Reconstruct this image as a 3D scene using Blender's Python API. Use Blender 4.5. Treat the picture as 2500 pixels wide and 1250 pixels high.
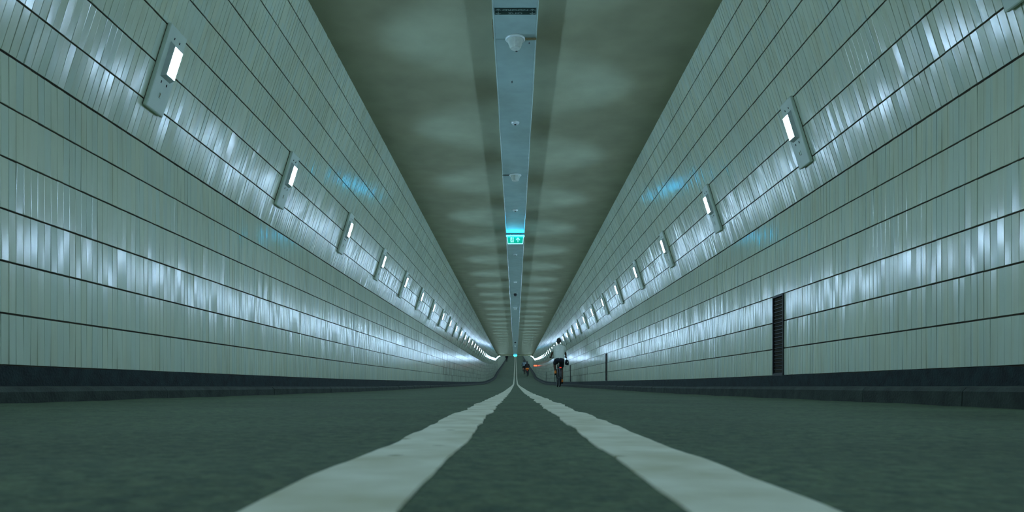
import bpy, bmesh, math, random
import numpy as np
from mathutils import Vector, Matrix

random.seed(7)
rng = np.random.default_rng(7)
for o in list(bpy.data.objects):
    bpy.data.objects.remove(o)
scene = bpy.context.scene
C = scene.collection

# ------------------------------------------------------------------ camera, world, exposure
CAM_H = 0.085
F_PX = 1733.0
cam_d = bpy.data.cameras.new('camera')
cam_d.sensor_width = 36.0
cam_d.lens = F_PX / 2500 * 36
cam_d.shift_x = -(1258 - 1250) / 2500
cam_d.shift_y = (944 - 625) / 2500
cam_d.clip_start = 0.02
cam_d.clip_end = 600
cam_d.dof.use_dof = True
cam_d.dof.focus_distance = 9.0
cam_d.dof.aperture_fstop = 8.0
cam = bpy.data.objects.new('camera', cam_d)
cam.location = (0, 0, CAM_H)
cam.rotation_euler = (math.radians(90), 0, 0)
C.objects.link(cam)
scene.camera = cam

world = bpy.data.worlds.new('world')
scene.world = world
world.use_nodes = True
world.node_tree.nodes['Background'].inputs['Color'].default_value = (0.02, 0.03, 0.035, 1)
world.node_tree.nodes['Background'].inputs['Strength'].default_value = 0.1

scene.view_settings.view_transform = 'Standard'
scene.view_settings.look = 'None'
scene.view_settings.exposure = 0.0
scene.view_settings.gamma = 1.0
scene.view_settings.use_curve_mapping = False
scene.cycles.use_light_tree = True
scene.cycles.max_bounces = 5
scene.cycles.diffuse_bounces = 4
scene.cycles.time_limit = 1000
scene.cycles.glossy_bounces = 3
scene.cycles.caustics_reflective = False
scene.cycles.caustics_refractive = False
scene.cycles.sample_clamp_indirect = 6.0

LAMP_COL = (0.50, 0.75, 1.03)
LAMP_L = 290.0
UP_COL = (0.30, 0.62, 1.0)
UP_W = 100.0

# ------------------------------------------------------------------ profile of the tunnel
W = 2.45            # half width between the upright tile walls
ROW = 0.25          # height of a tile row
COLW = 0.05205      # width of a tile
Z_BASE = 0.185      # foot of the tiles above the road
Z_KINK = 1.69       # where the walls start to lean inwards
S, CO = 0.30, 0.954 # lean of the upper walls
H_JOINT, V_JOINT = 0.009, 0.0026


def pchip(xs, ys):
    xs = np.array(xs, float); ys = np.array(ys, float)
    h = np.diff(xs); d = np.diff(ys) / h
    m = np.zeros(len(xs))
    for k in range(1, len(xs) - 1):
        if d[k - 1] * d[k] > 0:
            w1 = 2 * h[k] + h[k - 1]; w2 = h[k] + 2 * h[k - 1]
            m[k] = (w1 + w2) / (w1 / d[k - 1] + w2 / d[k])
    m[0] = d[0]; m[-1] = d[-1]

    def f(x):
        x = np.clip(np.asarray(x, float), xs[0], xs[-1])
        k = np.clip(np.searchsorted(xs, x, 'right') - 1, 0, len(xs) - 2)
        t = (x - xs[k]) / h[k]
        return ((1 + 2 * t) * (1 - t) ** 2 * ys[k] + t * (1 - t) ** 2 * h[k] * m[k]
                + t * t * (3 - 2 * t) * ys[k + 1] + t * t * (t - 1) * h[k] * m[k + 1])
    return f


rise = pchip([-10, 8, 20, 30, 40, 50, 55, 60, 65, 70, 76, 81, 84, 88, 97, 110, 125, 160, 200, 270],
             [0, 0, .05, .10, .165, .24, .30, .40, .52, .66, .84, 1.01, 1.19, 1.50, 2.05, 2.80, 3.62, 5.70, 8.15, 12.5])
ceil_z = pchip([-10, 10, 30, 50, 60, 70, 82, 84, 100, 125, 160, 200, 270],
               [3.56, 3.56, 3.575, 3.592, 3.64, 3.71, 3.82, 3.95, 5.1, 6.85, 9.1, 11.6, 16.0])
Y0, Y1 = -8.0, 262.0
YS = np.concatenate([np.arange(Y0, 20, 0.5), np.arange(20, 130, 1.0), np.arange(130, Y1 + .1, 2.0)])


def R(y):
    return float(rise(y))


def cross(x):
    return -0.0055 * x


def und(x, y):
    fade = np.clip((30 - y) / 20, 0, 1)
    return fade * (0.0016 * np.sin(4.1 * y + 1.7 * x) + 0.0012 * np.sin(9.3 * y - 2.5 * x + 1)
                   + 0.0007 * np.sin(21 * y + 4 * x + 2))


def road_z(x, y):
    return float(rise(y)) + cross(x) + float(und(x, y))


# ------------------------------------------------------------------ helpers
def link(o, parent=None):
    C.objects.link(o)
    if parent is not None:
        o.parent = parent
    return o


def mesh_obj(name, verts, faces, mat, parent=None, smooth=False):
    me = bpy.data.meshes.new(name)
    me.from_pydata([tuple(map(float, v)) for v in verts], [], [tuple(f) for f in faces])
    me.update()
    for m in (mat if isinstance(mat, (list, tuple)) else [mat]):
        me.materials.append(m)
    if smooth:
        me.polygons.foreach_set('use_smooth', [True] * len(me.polygons))
    return link(bpy.data.objects.new(name, me), parent)


def quads_mesh(name, V, Q, mat, parent=None, smooth=False):
    """fast mesh from numpy arrays of vertices and quads"""
    me = bpy.data.meshes.new(name)
    me.vertices.add(len(V)); me.vertices.foreach_set('co', V.astype(np.float32).ravel())
    me.loops.add(Q.size); me.loops.foreach_set('vertex_index', Q.astype(np.int32).ravel())
    me.polygons.add(len(Q)); me.polygons.foreach_set('loop_start', np.arange(0, Q.size, 4, dtype=np.int32))
    me.update(calc_edges=True); me.validate()
    me.materials.append(mat)
    me.polygons.foreach_set('use_smooth', np.full(len(Q), smooth))
    return link(bpy.data.objects.new(name, me), parent)


class MB:
    """collects simple closed shapes into one mesh"""
    def __init__(self):
        self.v = []; self.f = []

    def add(self, vs, fs):
        n = len(self.v)
        self.v += [tuple(x) for x in vs]
        self.f += [tuple(i + n for i in f) for f in fs]
        return self

    def box(self, c, s, bevel=0.0, M=None):
        bm = bmesh.new()
        bmesh.ops.create_cube(bm, size=1)
        for v in bm.verts:
            v.co = Vector((v.co.x * s[0], v.co.y * s[1], v.co.z * s[2]))
        if bevel:
            bmesh.ops.bevel(bm, geom=bm.edges[:], offset=bevel, segments=2, profile=0.5, affect='EDGES')
        if M is not None:
            bmesh.ops.transform(bm, matrix=M, verts=bm.verts)
        bmesh.ops.translate(bm, vec=Vector(c), verts=bm.verts)
        bm.verts.index_update()
        self.add([v.co.copy() for v in bm.verts], [[v.index for v in f.verts] for f in bm.faces])
        bm.free()
        return self

    def tube(self, pts, r, n=8, caps=True):
        pts = [Vector(p) for p in pts]
        rs = r if isinstance(r, (list, tuple)) else [r] * len(pts)
        vs = []; fs = []
        ref = None
        for i, p in enumerate(pts):
            a = pts[max(i - 1, 0)]; b = pts[min(i + 1, len(pts) - 1)]
            t = (b - a).normalized()
            if ref is None or abs(ref.dot(t)) > 0.95:
                ref = Vector((0, 0, 1)) if abs(t.z) < 0.9 else Vector((1, 0, 0))
            u = t.cross(ref).normalized(); w = t.cross(u).normalized()
            for k in range(n):
                an = 2 * math.pi * k / n
                vs.append(p + (u * math.cos(an) + w * math.sin(an)) * rs[i])
        for i in range(len(pts) - 1):
            for k in range(n):
                fs.append((i * n + k, i * n + (k + 1) % n, (i + 1) * n + (k + 1) % n, (i + 1) * n + k))
        if caps:
            fs.append(tuple(range(n))); fs.append(tuple((len(pts) - 1) * n + k for k in range(n)))
        return self.add(vs, fs)

    def lathe(self, prof, n=20, axis='z', c=(0, 0, 0)):
        vs = []; fs = []
        for (r, h) in prof:
            for k in range(n):
                a = 2 * math.pi * k / n
                x, y = r * math.cos(a), r * math.sin(a)
                p = (x, y, h) if axis == 'z' else ((h, x, y) if axis == 'x' else (x, h, y))
                vs.append((p[0] + c[0], p[1] + c[1], p[2] + c[2]))
        for i in range(len(prof) - 1):
            for k in range(n):
                fs.append((i * n + k, i * n + (k + 1) % n, (i + 1) * n + (k + 1) % n, (i + 1) * n + k))
        fs.append(tuple(range(n))); fs.append(tuple((len(prof) - 1) * n + k for k in range(n)))
        return self.add(vs, fs)

    def torus(self, c, Rr, r, axis='x', n=36, m=8, a0=0.0, a1=2 * math.pi):
        full = abs(a1 - a0 - 2 * math.pi) < 1e-6
        vs = []; fs = []
        N = n if full else n + 1
        for i in range(N):
            a = a0 + (a1 - a0) * i / n
            for j in range(m):
                b = 2 * math.pi * j / m
                q = Rr + r * math.cos(b); h = r * math.sin(b)
                vs.append((c[0] + h, c[1] + q * math.cos(a), c[2] + q * math.sin(a)))
        for i in range(n):
            for j in range(m):
                i2 = (i + 1) % N
                fs.append((i * m + j, i2 * m + j, i2 * m + (j + 1) % m, i * m + (j + 1) % m))
        return self.add(vs, fs)

    def prism(self, poly, y0, y1):
        """polygon in x,z extruded along y"""
        n = len(poly)
        vs = [(p[0], y0, p[1]) for p in poly] + [(p[0], y1, p[1]) for p in poly]
        fs = [tuple(range(n)), tuple(range(2 * n - 1, n - 1, -1))]
        fs += [(i, i + n, (i + 1) % n + n, (i + 1) % n) for i in range(n)]
        return self.add(vs, fs)

    def build(self, name, mat, parent=None, smooth=False):
        o = mesh_obj(name, self.v, self.f, mat, parent, smooth)
        bm = bmesh.new(); bm.from_mesh(o.data)
        bmesh.ops.recalc_face_normals(bm, faces=bm.faces)
        bm.to_mesh(o.data); bm.free()
        return o


def empty(name, loc=(0, 0, 0), label=None, cat=None, group=None, M=None):
    o = bpy.data.objects.new(name, None)
    o.empty_display_size = 0.1
    C.objects.link(o)
    o.location = loc
    if M is not None:
        o.matrix_world = M
    tag(o, label, cat, group)
    return o


def tag(o, label=None, cat=None, group=None, kind=None):
    if label: o['label'] = label
    if cat: o['category'] = cat
    if group: o['group'] = group
    if kind: o['kind'] = kind
    return o


def copy_tree(o, parent=None, skip=()):
    c = o.copy()
    C.objects.link(c)
    c.parent = parent
    for ch in o.children:
        if ch.name.split('.')[0] not in skip:
            copy_tree(ch, c, skip)
    return c


# ------------------------------------------------------------------ materials
def new_mat(name):
    m = bpy.data.materials.new(name)
    m.use_nodes = True
    return m, m.node_tree.nodes, m.node_tree.links, m.node_tree.nodes['Principled BSDF']


def plain(name, col, rough=0.5, metal=0.0, var=0.12, scale=20.0, bump=0.0, bscale=150.0, spec=0.5):
    m, n, l, b = new_mat(name)
    b.inputs['Roughness'].default_value = rough
    b.inputs['Metallic'].default_value = metal
    b.inputs['Specular IOR Level'].default_value = spec
    geo = n.new('ShaderNodeNewGeometry')
    nz = n.new('ShaderNodeTexNoise'); nz.inputs['Scale'].default_value = scale; nz.inputs['Detail'].default_value = 4
    l.new(geo.outputs['Position'], nz.inputs['Vector'])
    mr = n.new('ShaderNodeMapRange')
    mr.inputs['From Min'].default_value = 0.3; mr.inputs['From Max'].default_value = 0.7
    mr.inputs['To Min'].default_value = 1 - var; mr.inputs['To Max'].default_value = 1 + var
    l.new(nz.outputs['Fac'], mr.inputs['Value'])
    mx = n.new('ShaderNodeMix'); mx.data_type = 'RGBA'; mx.blend_type = 'MULTIPLY'
    mx.inputs['Factor'].default_value = 1.0
    mx.inputs[6].default_value = (*col, 1)
    l.new(mr.outputs['Result'], mx.inputs[7])
    l.new(mx.outputs[2], b.inputs['Base Color'])
    if bump:
        n2 = n.new('ShaderNodeTexNoise'); n2.inputs['Scale'].default_value = bscale; n2.inputs['Detail'].default_value = 5
        l.new(geo.outputs['Position'], n2.inputs['Vector'])
        bp = n.new('ShaderNodeBump'); bp.inputs['Strength'].default_value = bump; bp.inputs['Distance'].default_value = 0.01
        l.new(n2.outputs['Fac'], bp.inputs['Height']); l.new(bp.outputs['Normal'], b.inputs['Normal'])
    return m


def emissive(name, col, strength):
    m, n, l, b = new_mat(name)
    b.inputs['Base Color'].default_value = (*col, 1)
    b.inputs['Roughness'].default_value = 0.4
    b.inputs['Emission Color'].default_value = (*col, 1)
    b.inputs['Emission Strength'].default_value = strength
    return m


def mat_tile():
    m, n, l, b = new_mat('glazed_tile')
    geo = n.new('ShaderNodeNewGeometry')
    sep = n.new('ShaderNodeSeparateXYZ'); l.new(geo.outputs['Position'], sep.inputs[0])
    # one random value for each tile, from its place in the bond
    dv = n.new('ShaderNodeMath'); dv.operation = 'DIVIDE'; dv.inputs[1].default_value = COLW
    l.new(sep.outputs['Y'], dv.inputs[0])
    fl = n.new('ShaderNodeMath'); fl.operation = 'FLOOR'; l.new(dv.outputs[0], fl.inputs[0])
    dz = n.new('ShaderNodeMath'); dz.operation = 'MULTIPLY_ADD'; dz.inputs[1].default_value = 1 / ROW
    dz.inputs[2].default_value = -Z_BASE / ROW
    l.new(sep.outputs['Z'], dz.inputs[0])
    fz = n.new('ShaderNodeMath'); fz.operation = 'FLOOR'; l.new(dz.outputs[0], fz.inputs[0])
    cb = n.new('ShaderNodeCombineXYZ'); l.new(fl.outputs[0], cb.inputs[0]); l.new(fz.outputs[0], cb.inputs[1])
    wn = n.new('ShaderNodeTexWhiteNoise'); l.new(cb.outputs[0], wn.inputs['Vector'])
    nz = n.new('ShaderNodeTexNoise'); nz.inputs['Scale'].default_value = 0.9; nz.inputs['Detail'].default_value = 6
    l.new(geo.outputs['Position'], nz.inputs['Vector'])
    # grime streaks that run down the wall
    mp = n.new('ShaderNodeMapping'); mp.inputs['Scale'].default_value = (9, 9, 1.1)
    l.new(geo.outputs['Position'], mp.inputs['Vector'])
    st = n.new('ShaderNodeTexNoise'); st.inputs['Scale'].default_value = 1.6; st.inputs['Detail'].default_value = 5
    l.new(mp.outputs[0], st.inputs['Vector'])
    r1 = n.new('ShaderNodeMix'); r1.data_type = 'RGBA'
    r1.inputs[6].default_value = (0.72, 0.77, 0.58, 1); r1.inputs[7].default_value = (0.66, 0.76, 0.63, 1)
    l.new(wn.outputs['Value'], r1.inputs['Factor'])
    r2 = n.new('ShaderNodeMix'); r2.data_type = 'RGBA'; r2.inputs[7].default_value = (0.60, 0.62, 0.42, 1)
    mr = n.new('ShaderNodeMapRange'); mr.inputs['From Min'].default_value = 0.48; mr.inputs['From Max'].default_value = 0.8
    mr.inputs['To Max'].default_value = 0.7
    l.new(st.outputs['Fac'], mr.inputs['Value']); l.new(mr.outputs[0], r2.inputs['Factor'])
    l.new(r1.outputs[2], r2.inputs[6])
    r3 = n.new('ShaderNodeMix'); r3.data_type = 'RGBA'; r3.blend_type = 'MULTIPLY'; r3.inputs['Factor'].default_value = 1
    m3 = n.new('ShaderNodeMapRange'); m3.inputs['From Min'].default_value = 0.3; m3.inputs['From Max'].default_value = 0.7
    m3.inputs['To Min'].default_value = 0.93; m3.inputs['To Max'].default_value = 1.05
    l.new(nz.outputs['Fac'], m3.inputs['Value'])
    l.new(r2.outputs[2], r3.inputs[6]); l.new(m3.outputs[0], r3.inputs[7])
    l.new(r3.outputs[2], b.inputs['Base Color'])
    rr = n.new('ShaderNodeMapRange'); rr.inputs['To Min'].default_value = 0.125; rr.inputs['To Max'].default_value = 0.215
    l.new(st.outputs['Fac'], rr.inputs['Value']); l.new(rr.outputs[0], b.inputs['Roughness'])
    b.inputs['Specular IOR Level'].default_value = 0.8
    # slightly wavy glaze
    mw = n.new('ShaderNodeMapping'); mw.inputs['Scale'].default_value = (30, 30, 6)
    l.new(geo.outputs['Position'], mw.inputs['Vector'])
    wv = n.new('ShaderNodeTexNoise'); wv.inputs['Scale'].default_value = 1.0; wv.inputs['Detail'].default_value = 2
    l.new(mw.outputs[0], wv.inputs['Vector'])
    bp = n.new('ShaderNodeBump'); bp.inputs['Strength'].default_value = 0.35; bp.inputs['Distance'].default_value = 0.002
    l.new(wv.outputs['Fac'], bp.inputs['Height']); l.new(bp.outputs['Normal'], b.inputs['Normal'])
    return m


def mat_road():
    m, n, l, b = new_mat('asphalt')
    geo = n.new('ShaderNodeNewGeometry')
    big = n.new('ShaderNodeTexNoise'); big.inputs['Scale'].default_value = 1.6; big.inputs['Detail'].default_value = 5
    mid = n.new('ShaderNodeTexNoise'); mid.inputs['Scale'].default_value = 40; mid.inputs['Detail'].default_value = 4
    vor = n.new('ShaderNodeTexVoronoi'); vor.inputs['Scale'].default_value = 170
    for t in (big, mid, vor):
        l.new(geo.outputs['Position'], t.inputs['Vector'])
    cr = n.new('ShaderNodeValToRGB')
    cr.color_ramp.elements[0].position = 0.3; cr.color_ramp.elements[0].color = (0.043, 0.074, 0.042, 1)
    cr.color_ramp.elements[1].position = 0.72; cr.color_ramp.elements[1].color = (0.100, 0.136, 0.068, 1)
    l.new(mid.outputs['Fac'], cr.inputs[0])
    mx = n.new('ShaderNodeMix'); mx.data_type = 'RGBA'; mx.blend_type = 'OVERLAY'; mx.inputs['Factor'].default_value = 0.5
    l.new(cr.outputs[0], mx.inputs[6]); l.new(big.outputs['Fac'], mx.inputs[7])
    m2 = n.new('ShaderNodeMix'); m2.data_type = 'RGBA'; m2.blend_type = 'MULTIPLY'; m2.inputs['Factor'].default_value = 0.55
    l.new(mx.outputs[2], m2.inputs[6])
    g = n.new('ShaderNodeMapRange'); g.inputs['To Min'].default_value = 0.55; g.inputs['To Max'].default_value = 1.25
    sepc = n.new('ShaderNodeSeparateColor'); l.new(vor.outputs['Color'], sepc.inputs[0])
    l.new(sepc.outputs[0], g.inputs['Value']); l.new(g.outputs[0], m2.inputs[7])
    l.new(m2.outputs[2], b.inputs['Base Color'])
    b.inputs['Roughness'].default_value = 0.85
    b.inputs['Specular IOR Level'].default_value = 0.25
    bp = n.new('ShaderNodeBump'); bp.inputs['Strength'].default_value = 0.5; bp.inputs['Distance'].default_value = 0.004
    l.new(vor.outputs['Distance'], bp.inputs['Height']); l.new(bp.outputs['Normal'], b.inputs['Normal'])
    return m


def mat_paint():
    m, n, l, b = new_mat('road_paint')
    geo = n.new('ShaderNodeNewGeometry')
    a = n.new('ShaderNodeTexNoise'); a.inputs['Scale'].default_value = 9; a.inputs['Detail'].default_value = 6
    s = n.new('ShaderNodeTexVoronoi'); s.inputs['Scale'].default_value = 11
    l.new(geo.outputs['Position'], a.inputs['Vector']); l.new(geo.outputs['Position'], s.inputs['Vector'])
    cr = n.new('ShaderNodeValToRGB')
    cr.color_ramp.elements[0].position = 0.32; cr.color_ramp.elements[0].color = (0.44, 0.43, 0.285, 1)
    cr.color_ramp.elements[1].position = 0.62; cr.color_ramp.elements[1].color = (0.61, 0.61, 0.47, 1)
    l.new(a.outputs['Fac'], cr.inputs[0])
    sp = n.new('ShaderNodeMapRange'); sp.inputs['From Min'].default_value = 0.04; sp.inputs['From Max'].default_value = 0.14
    l.new(s.outputs['Distance'], sp.inputs['Value'])
    mx = n.new('ShaderNodeMix'); mx.data_type = 'RGBA'; mx.inputs[6].default_value = (0.21, 0.20, 0.11, 1)
    l.new(sp.outputs[0], mx.inputs['Factor']); l.new(cr.outputs[0], mx.inputs[7])
    l.new(mx.outputs[2], b.inputs['Base Color'])
    b.inputs['Roughness'].default_value = 0.75
    b.inputs['Specular IOR Level'].default_value = 0.3
    return m


M_TILE = mat_tile()
M_ROAD = mat_road()
M_PAINT = mat_paint()
M_GROUT = plain('grout', (0.045, 0.036, 0.020), 0.9, var=0.5, scale=3)
M_CEIL = plain('ceiling_plaster', (0.31, 0.305, 0.185), 0.75, var=0.10, scale=2.5, bump=0.12, bscale=60, spec=0.3)
M_STRIP = plain('strip_paint', (0.32, 0.41, 0.36), 0.25, var=0.06, scale=6, bump=0.015, bscale=40)
M_KERB = plain('kerb_concrete', (0.030, 0.042, 0.032), 0.85, var=0.45, scale=9, bump=0.5, bscale=70)
M_SKIRT = plain('skirting_concrete', (0.010, 0.023, 0.023), 0.8, var=0.55, scale=14, bump=0.5, bscale=80)
M_PLATE = plain('lamp_plate_paint', (0.62, 0.72, 0.62), 0.38, var=0.05, scale=8)
M_EDGE = plain('lamp_gap_shade', (0.10, 0.09, 0.05), 0.7, var=0.2)  # dark tone standing for the shadow gap round the lamp plate
M_HOUSE = plain('lamp_housing', (0.55, 0.62, 0.60), 0.35, var=0.04)
M_DIFF = emissive('lamp_diffuser', LAMP_COL, LAMP_L)
M_DIFF.cycles.emission_sampling = 'FRONT'
M_DARK = plain('dark_metal', (0.012, 0.012, 0.012), 0.5, var=0.2)
M_SLAT = plain('grille_slat', (0.010, 0.013, 0.014), 0.45, var=0.3, scale=30)
M_RUST = plain('rusty_strap', (0.22, 0.17, 0.07), 0.7, var=0.3, scale=40)
M_WHITE = plain('white_plastic', (0.62, 0.66, 0.60), 0.3, var=0.04)
M_CLEAR = plain('clear_cover', (0.52, 0.55, 0.46), 0.12, var=0.12, scale=25)
M_SIGN = plain('sign_green', (0.004, 0.022, 0.016), 0.4, var=0.1)
M_SIGNTXT = plain('sign_letter', (0.19, 0.25, 0.21), 0.5, var=0.1, scale=60)

# ------------------------------------------------------------------ the shell
def sweep(name, prof, mats, ys=YS, closed=True, zfun=None, parent=None, matidx=None, jit=None):
    """prof: list of (x, z) or function of y; swept along the tunnel following the road's rise"""
    P = prof(ys[0]) if callable(prof) else prof
    n = len(P)
    vs = []
    for i, y in enumerate(ys):
        P = prof(y) if callable(prof) else prof
        r = R(y) if zfun is None else zfun(y)
        for k, (x, z) in enumerate(P):
            j = jit(k, i) if jit else 0
            vs.append((x, y, z + r + j))
    fs = []
    idx = []
    for i in range(len(ys) - 1):
        for k in range(n if closed else n - 1):
            a = i * n + k; b_ = i * n + (k + 1) % n
            fs.append((a, b_, b_ + n, a + n))
            idx.append(matidx(ys[i], k) if matidx else 0)
    if closed:
        fs.append(tuple(range(n))); fs.append(tuple((len(ys) - 1) * n + k for k in range(n)))
        idx += [0, 0]
    o = mesh_obj(name, vs, fs, mats, parent)
    o.data.polygons.foreach_set('material_index', idx)
    bm = bmesh.new(); bm.from_mesh(o.data)
    bmesh.ops.recalc_face_normals(bm, faces=bm.faces)
    bm.to_mesh(o.data); bm.free()
    return o


def wall_pt(side, d, off=0.0):
    """point of the wall profile; d from the kink upwards along the lean (negative: below the kink)"""
    if d <= 0:
        return (side * (W - off), Z_KINK + d)
    return (side * (W - S * d - CO * off), Z_KINK + CO * d - S * off)


TILE_END = 100.0
walls = {}
for side, nm in ((-1, 'left'), (1, 'right')):
    rec = -0.006
    D2 = 2.02
    prof = [wall_pt(side, -(Z_KINK + 0.12), rec), wall_pt(side, 0, rec), wall_pt(side, D2, rec),
            wall_pt(side, D2, -0.15), (side * (W + 0.15), Z_KINK), (side * (W + 0.15), -0.12)]
    w_ = sweep('wall_' + nm, prof, [M_GROUT, M_TILE], matidx=lambda y, k: 1 if (y >= TILE_END or y < -2.5) else 0)
    tag(w_, 'long %s tunnel wall of narrow upright glazed tiles, leaning inwards above' % nm, kind='structure')
    walls[side] = w_

# road
xs = np.concatenate([[-2.3], np.linspace(-2.2, -0.4, 19), np.linspace(-0.3, 0.34, 33), np.linspace(0.45, 2.2, 18), [2.3]])
ysr = np.concatenate([np.arange(-2, 6, 0.05), np.arange(6, 30, 0.25), np.arange(30, 130, 1.0), np.arange(130, Y1 + .1, 2.0)])
ysr = np.concatenate([[Y0, -5.0], ysr])
XX, YY = np.meshgrid(xs, ysr)
ZZ = rise(YY) + cross(XX) + und(XX, YY)
V = np.stack([XX, YY, ZZ], -1).reshape(-1, 3)
nx, ny = len(xs), len(ysr)
I = np.arange(nx * ny).reshape(ny, nx)
Q = np.stack([I[:-1, :-1], I[:-1, 1:], I[1:, 1:], I[1:, :-1]], -1).reshape(-1, 4)
floor = quads_mesh('floor', V, Q, M_ROAD, smooth=True)
tag(floor, 'grey asphalt cycle path running down the middle of the tunnel', kind='structure')


def line_noise(y, seed):
    a = np.sin(seed * 3.1)
    f = np.clip(y / 3.0, 0.25, 1)
    return f * (0.004 * np.sin(5.2 * y + seed * 7) + 0.0032 * np.sin(11.7 * y + seed * 3.3 + a)
                + 0.0024 * np.sin(25.3 * y + seed * 5.1) + 0.0014 * np.sin(57 * y + seed))


ysl = np.concatenate([np.arange(-2, 8, 0.02), np.arange(8, 30, 0.08), np.arange(30, 130, 1.0), np.arange(130, 250.1, 2.0)])
for k, (xa, xb) in enumerate(((-0.183, -0.076), (0.117, 0.221))):
    vs = []; fs = []
    for y in ysl:
        fade = 1.0 if y < 12 else max(0.0, 1 - (y - 12) / 25)
        x0 = xa + float(line_noise(y, 1 + 2 * k)) * fade; x1 = xb + float(line_noise(y, 2 + 2 * k)) * fade
        up = 0.0022 if y < 30 else 0.006
        xm = (x0 + x1) / 2
        for (x, dz) in ((x0, -0.003), (x0 + 0.002, up), (xm, up + 0.0004), (x1 - 0.002, up), (x1, -0.003)):
            vs.append((x, y, road_z(x, y) + dz))
    for i in range(len(ysl) - 1):
        for j in range(4):
            a = i * 5 + j
            fs.append((a, a + 1, a + 6, a + 5))
    o = mesh_obj('lane_line', vs, fs, M_PAINT, floor)
    o['label'] = ('worn white line painted left of the centre', 'worn white line painted right of the centre')[k]

# ceiling and its lowered middle strip
ceiling = sweep('ceiling', lambda y: [(-2.02, 0), (2.02, 0), (2.02, 0.1), (-2.02, 0.1)], M_CEIL, zfun=lambda y: float(ceil_z(y)))
tag(ceiling, 'flat olive plastered tunnel ceiling', kind='structure')
ST = 0.13
strip = sweep('trim_1', [(-0.205, -ST), (-0.197, -ST - 0.006), (-0.190, -ST), (0.19, -ST), (0.197, -ST - 0.006), (0.205, -ST), (0.205, 0.0), (-0.205, 0.0)],
              M_STRIP, ys=YS[YS < 84], zfun=lambda y: float(ceil_z(y)))
tag(strip, 'lowered painted strip running along the middle of the ceiling', kind='structure')


def strip_z(y):
    return float(ceil_z(y)) - ST


beam = MB().box((0, 82.6, 3.80 - 0.02), (4.1, 0.5, 0.22)).build('trim_2', M_CEIL)
tag(beam, 'ceiling beam where the tunnel starts to climb', kind='structure')

for nm, y in (('wall_back_added', Y0), ('wall_front', Y1)):  # added end walls; the unseen one behind the camera keeps light in
    r = R(y)
    e = MB().box((0, y, r + 3.0), (5.2, 0.2, 8.0)).build(nm, M_TILE)
    tag(e, 'tiled wall added to close the tunnel', kind='structure')

# skirting under the tiles, kerbs
rnd = rng.normal(0, 1, (4000, 2))
ysb = np.concatenate([np.arange(-4, 14, 0.03), np.arange(14, 40, 0.25), np.arange(40, 130, 1.0), np.arange(130, Y1 + .1, 2.0)])
for side, nm in ((-1, 'left'), (1, 'right')):
    def bj(k, i, side=side):
        if k in (2, 3):
            y = ysb[i]
            f = 1.0 if y < 14 else 0.3
            return f * (0.0016 * float(rnd[i % 4000, 0 if side < 0 else 1]) + 0.0022 * math.sin(3.1 * y + side) + 0.0016 * math.sin(8.7 * y))
        return 0
    b_ = sweep('baseboard_' + nm, [(side * (W + 0.1), -0.06), (side * (W - 0.014), -0.06), (side * (W - 0.011), Z_BASE + 0.002),
                                   (side * (W + 0.02), Z_BASE + 0.004), (side * (W + 0.1), Z_BASE - 0.01)], M_SKIRT, ys=ysb, jit=bj)
    tag(b_, 'dark rough concrete skirting at the foot of the %s wall' % nm, kind='structure')

KX = 2.2
for side, nm in ((-1, 'left'), (1, 'right')):
    ku = 0.083
    prof = [(side * KX, -0.03), (side * (KX + 0.004), ku - 0.022), (side * (KX + 0.024), ku - 0.002),
            (side * (KX + 0.06), ku + 0.002), (side * (W - 0.005), ku + 0.005), (side * (W - 0.005), -0.03)]
    root = sweep('trim_%d' % (3 if side < 0 else 4), [(x + (side * 0.004 if i < 4 else 0), z - 0.003) for i, (x, z) in enumerate(prof)],
                 M_KERB, ys=YS)
    tag(root, 'dark low concrete kerb along the %s edge of the path' % nm, kind='structure')
    L = 1.0
    proto = None
    for k in range(24):
        y = 0.5 + k * L
        rr = R(y)
        if proto is None:
            mb = MB().prism(prof, 0.0, L - 0.004)
            proto = mb.build('kerbstone', M_KERB, root)
            o = proto
        else:
            o = proto.copy(); C.objects.link(o); o.parent = root
        o.location = (random.uniform(-1, 1) * 0.002, y, rr + random.uniform(-0.001, 0.001))

# ------------------------------------------------------------------ glazed tiles
GRILLE_Y = [6.60, 19.05, 31.5, 43.9, 56.3]
GRILLE_W = 0.262
GRILLE_H = 3 * ROW


def project(P):
    x = 1258 + F_PX * P[..., 0] / P[..., 1]
    y = 944 - F_PX * (P[..., 2] - CAM_H) / P[..., 1]
    return x, y


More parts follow.
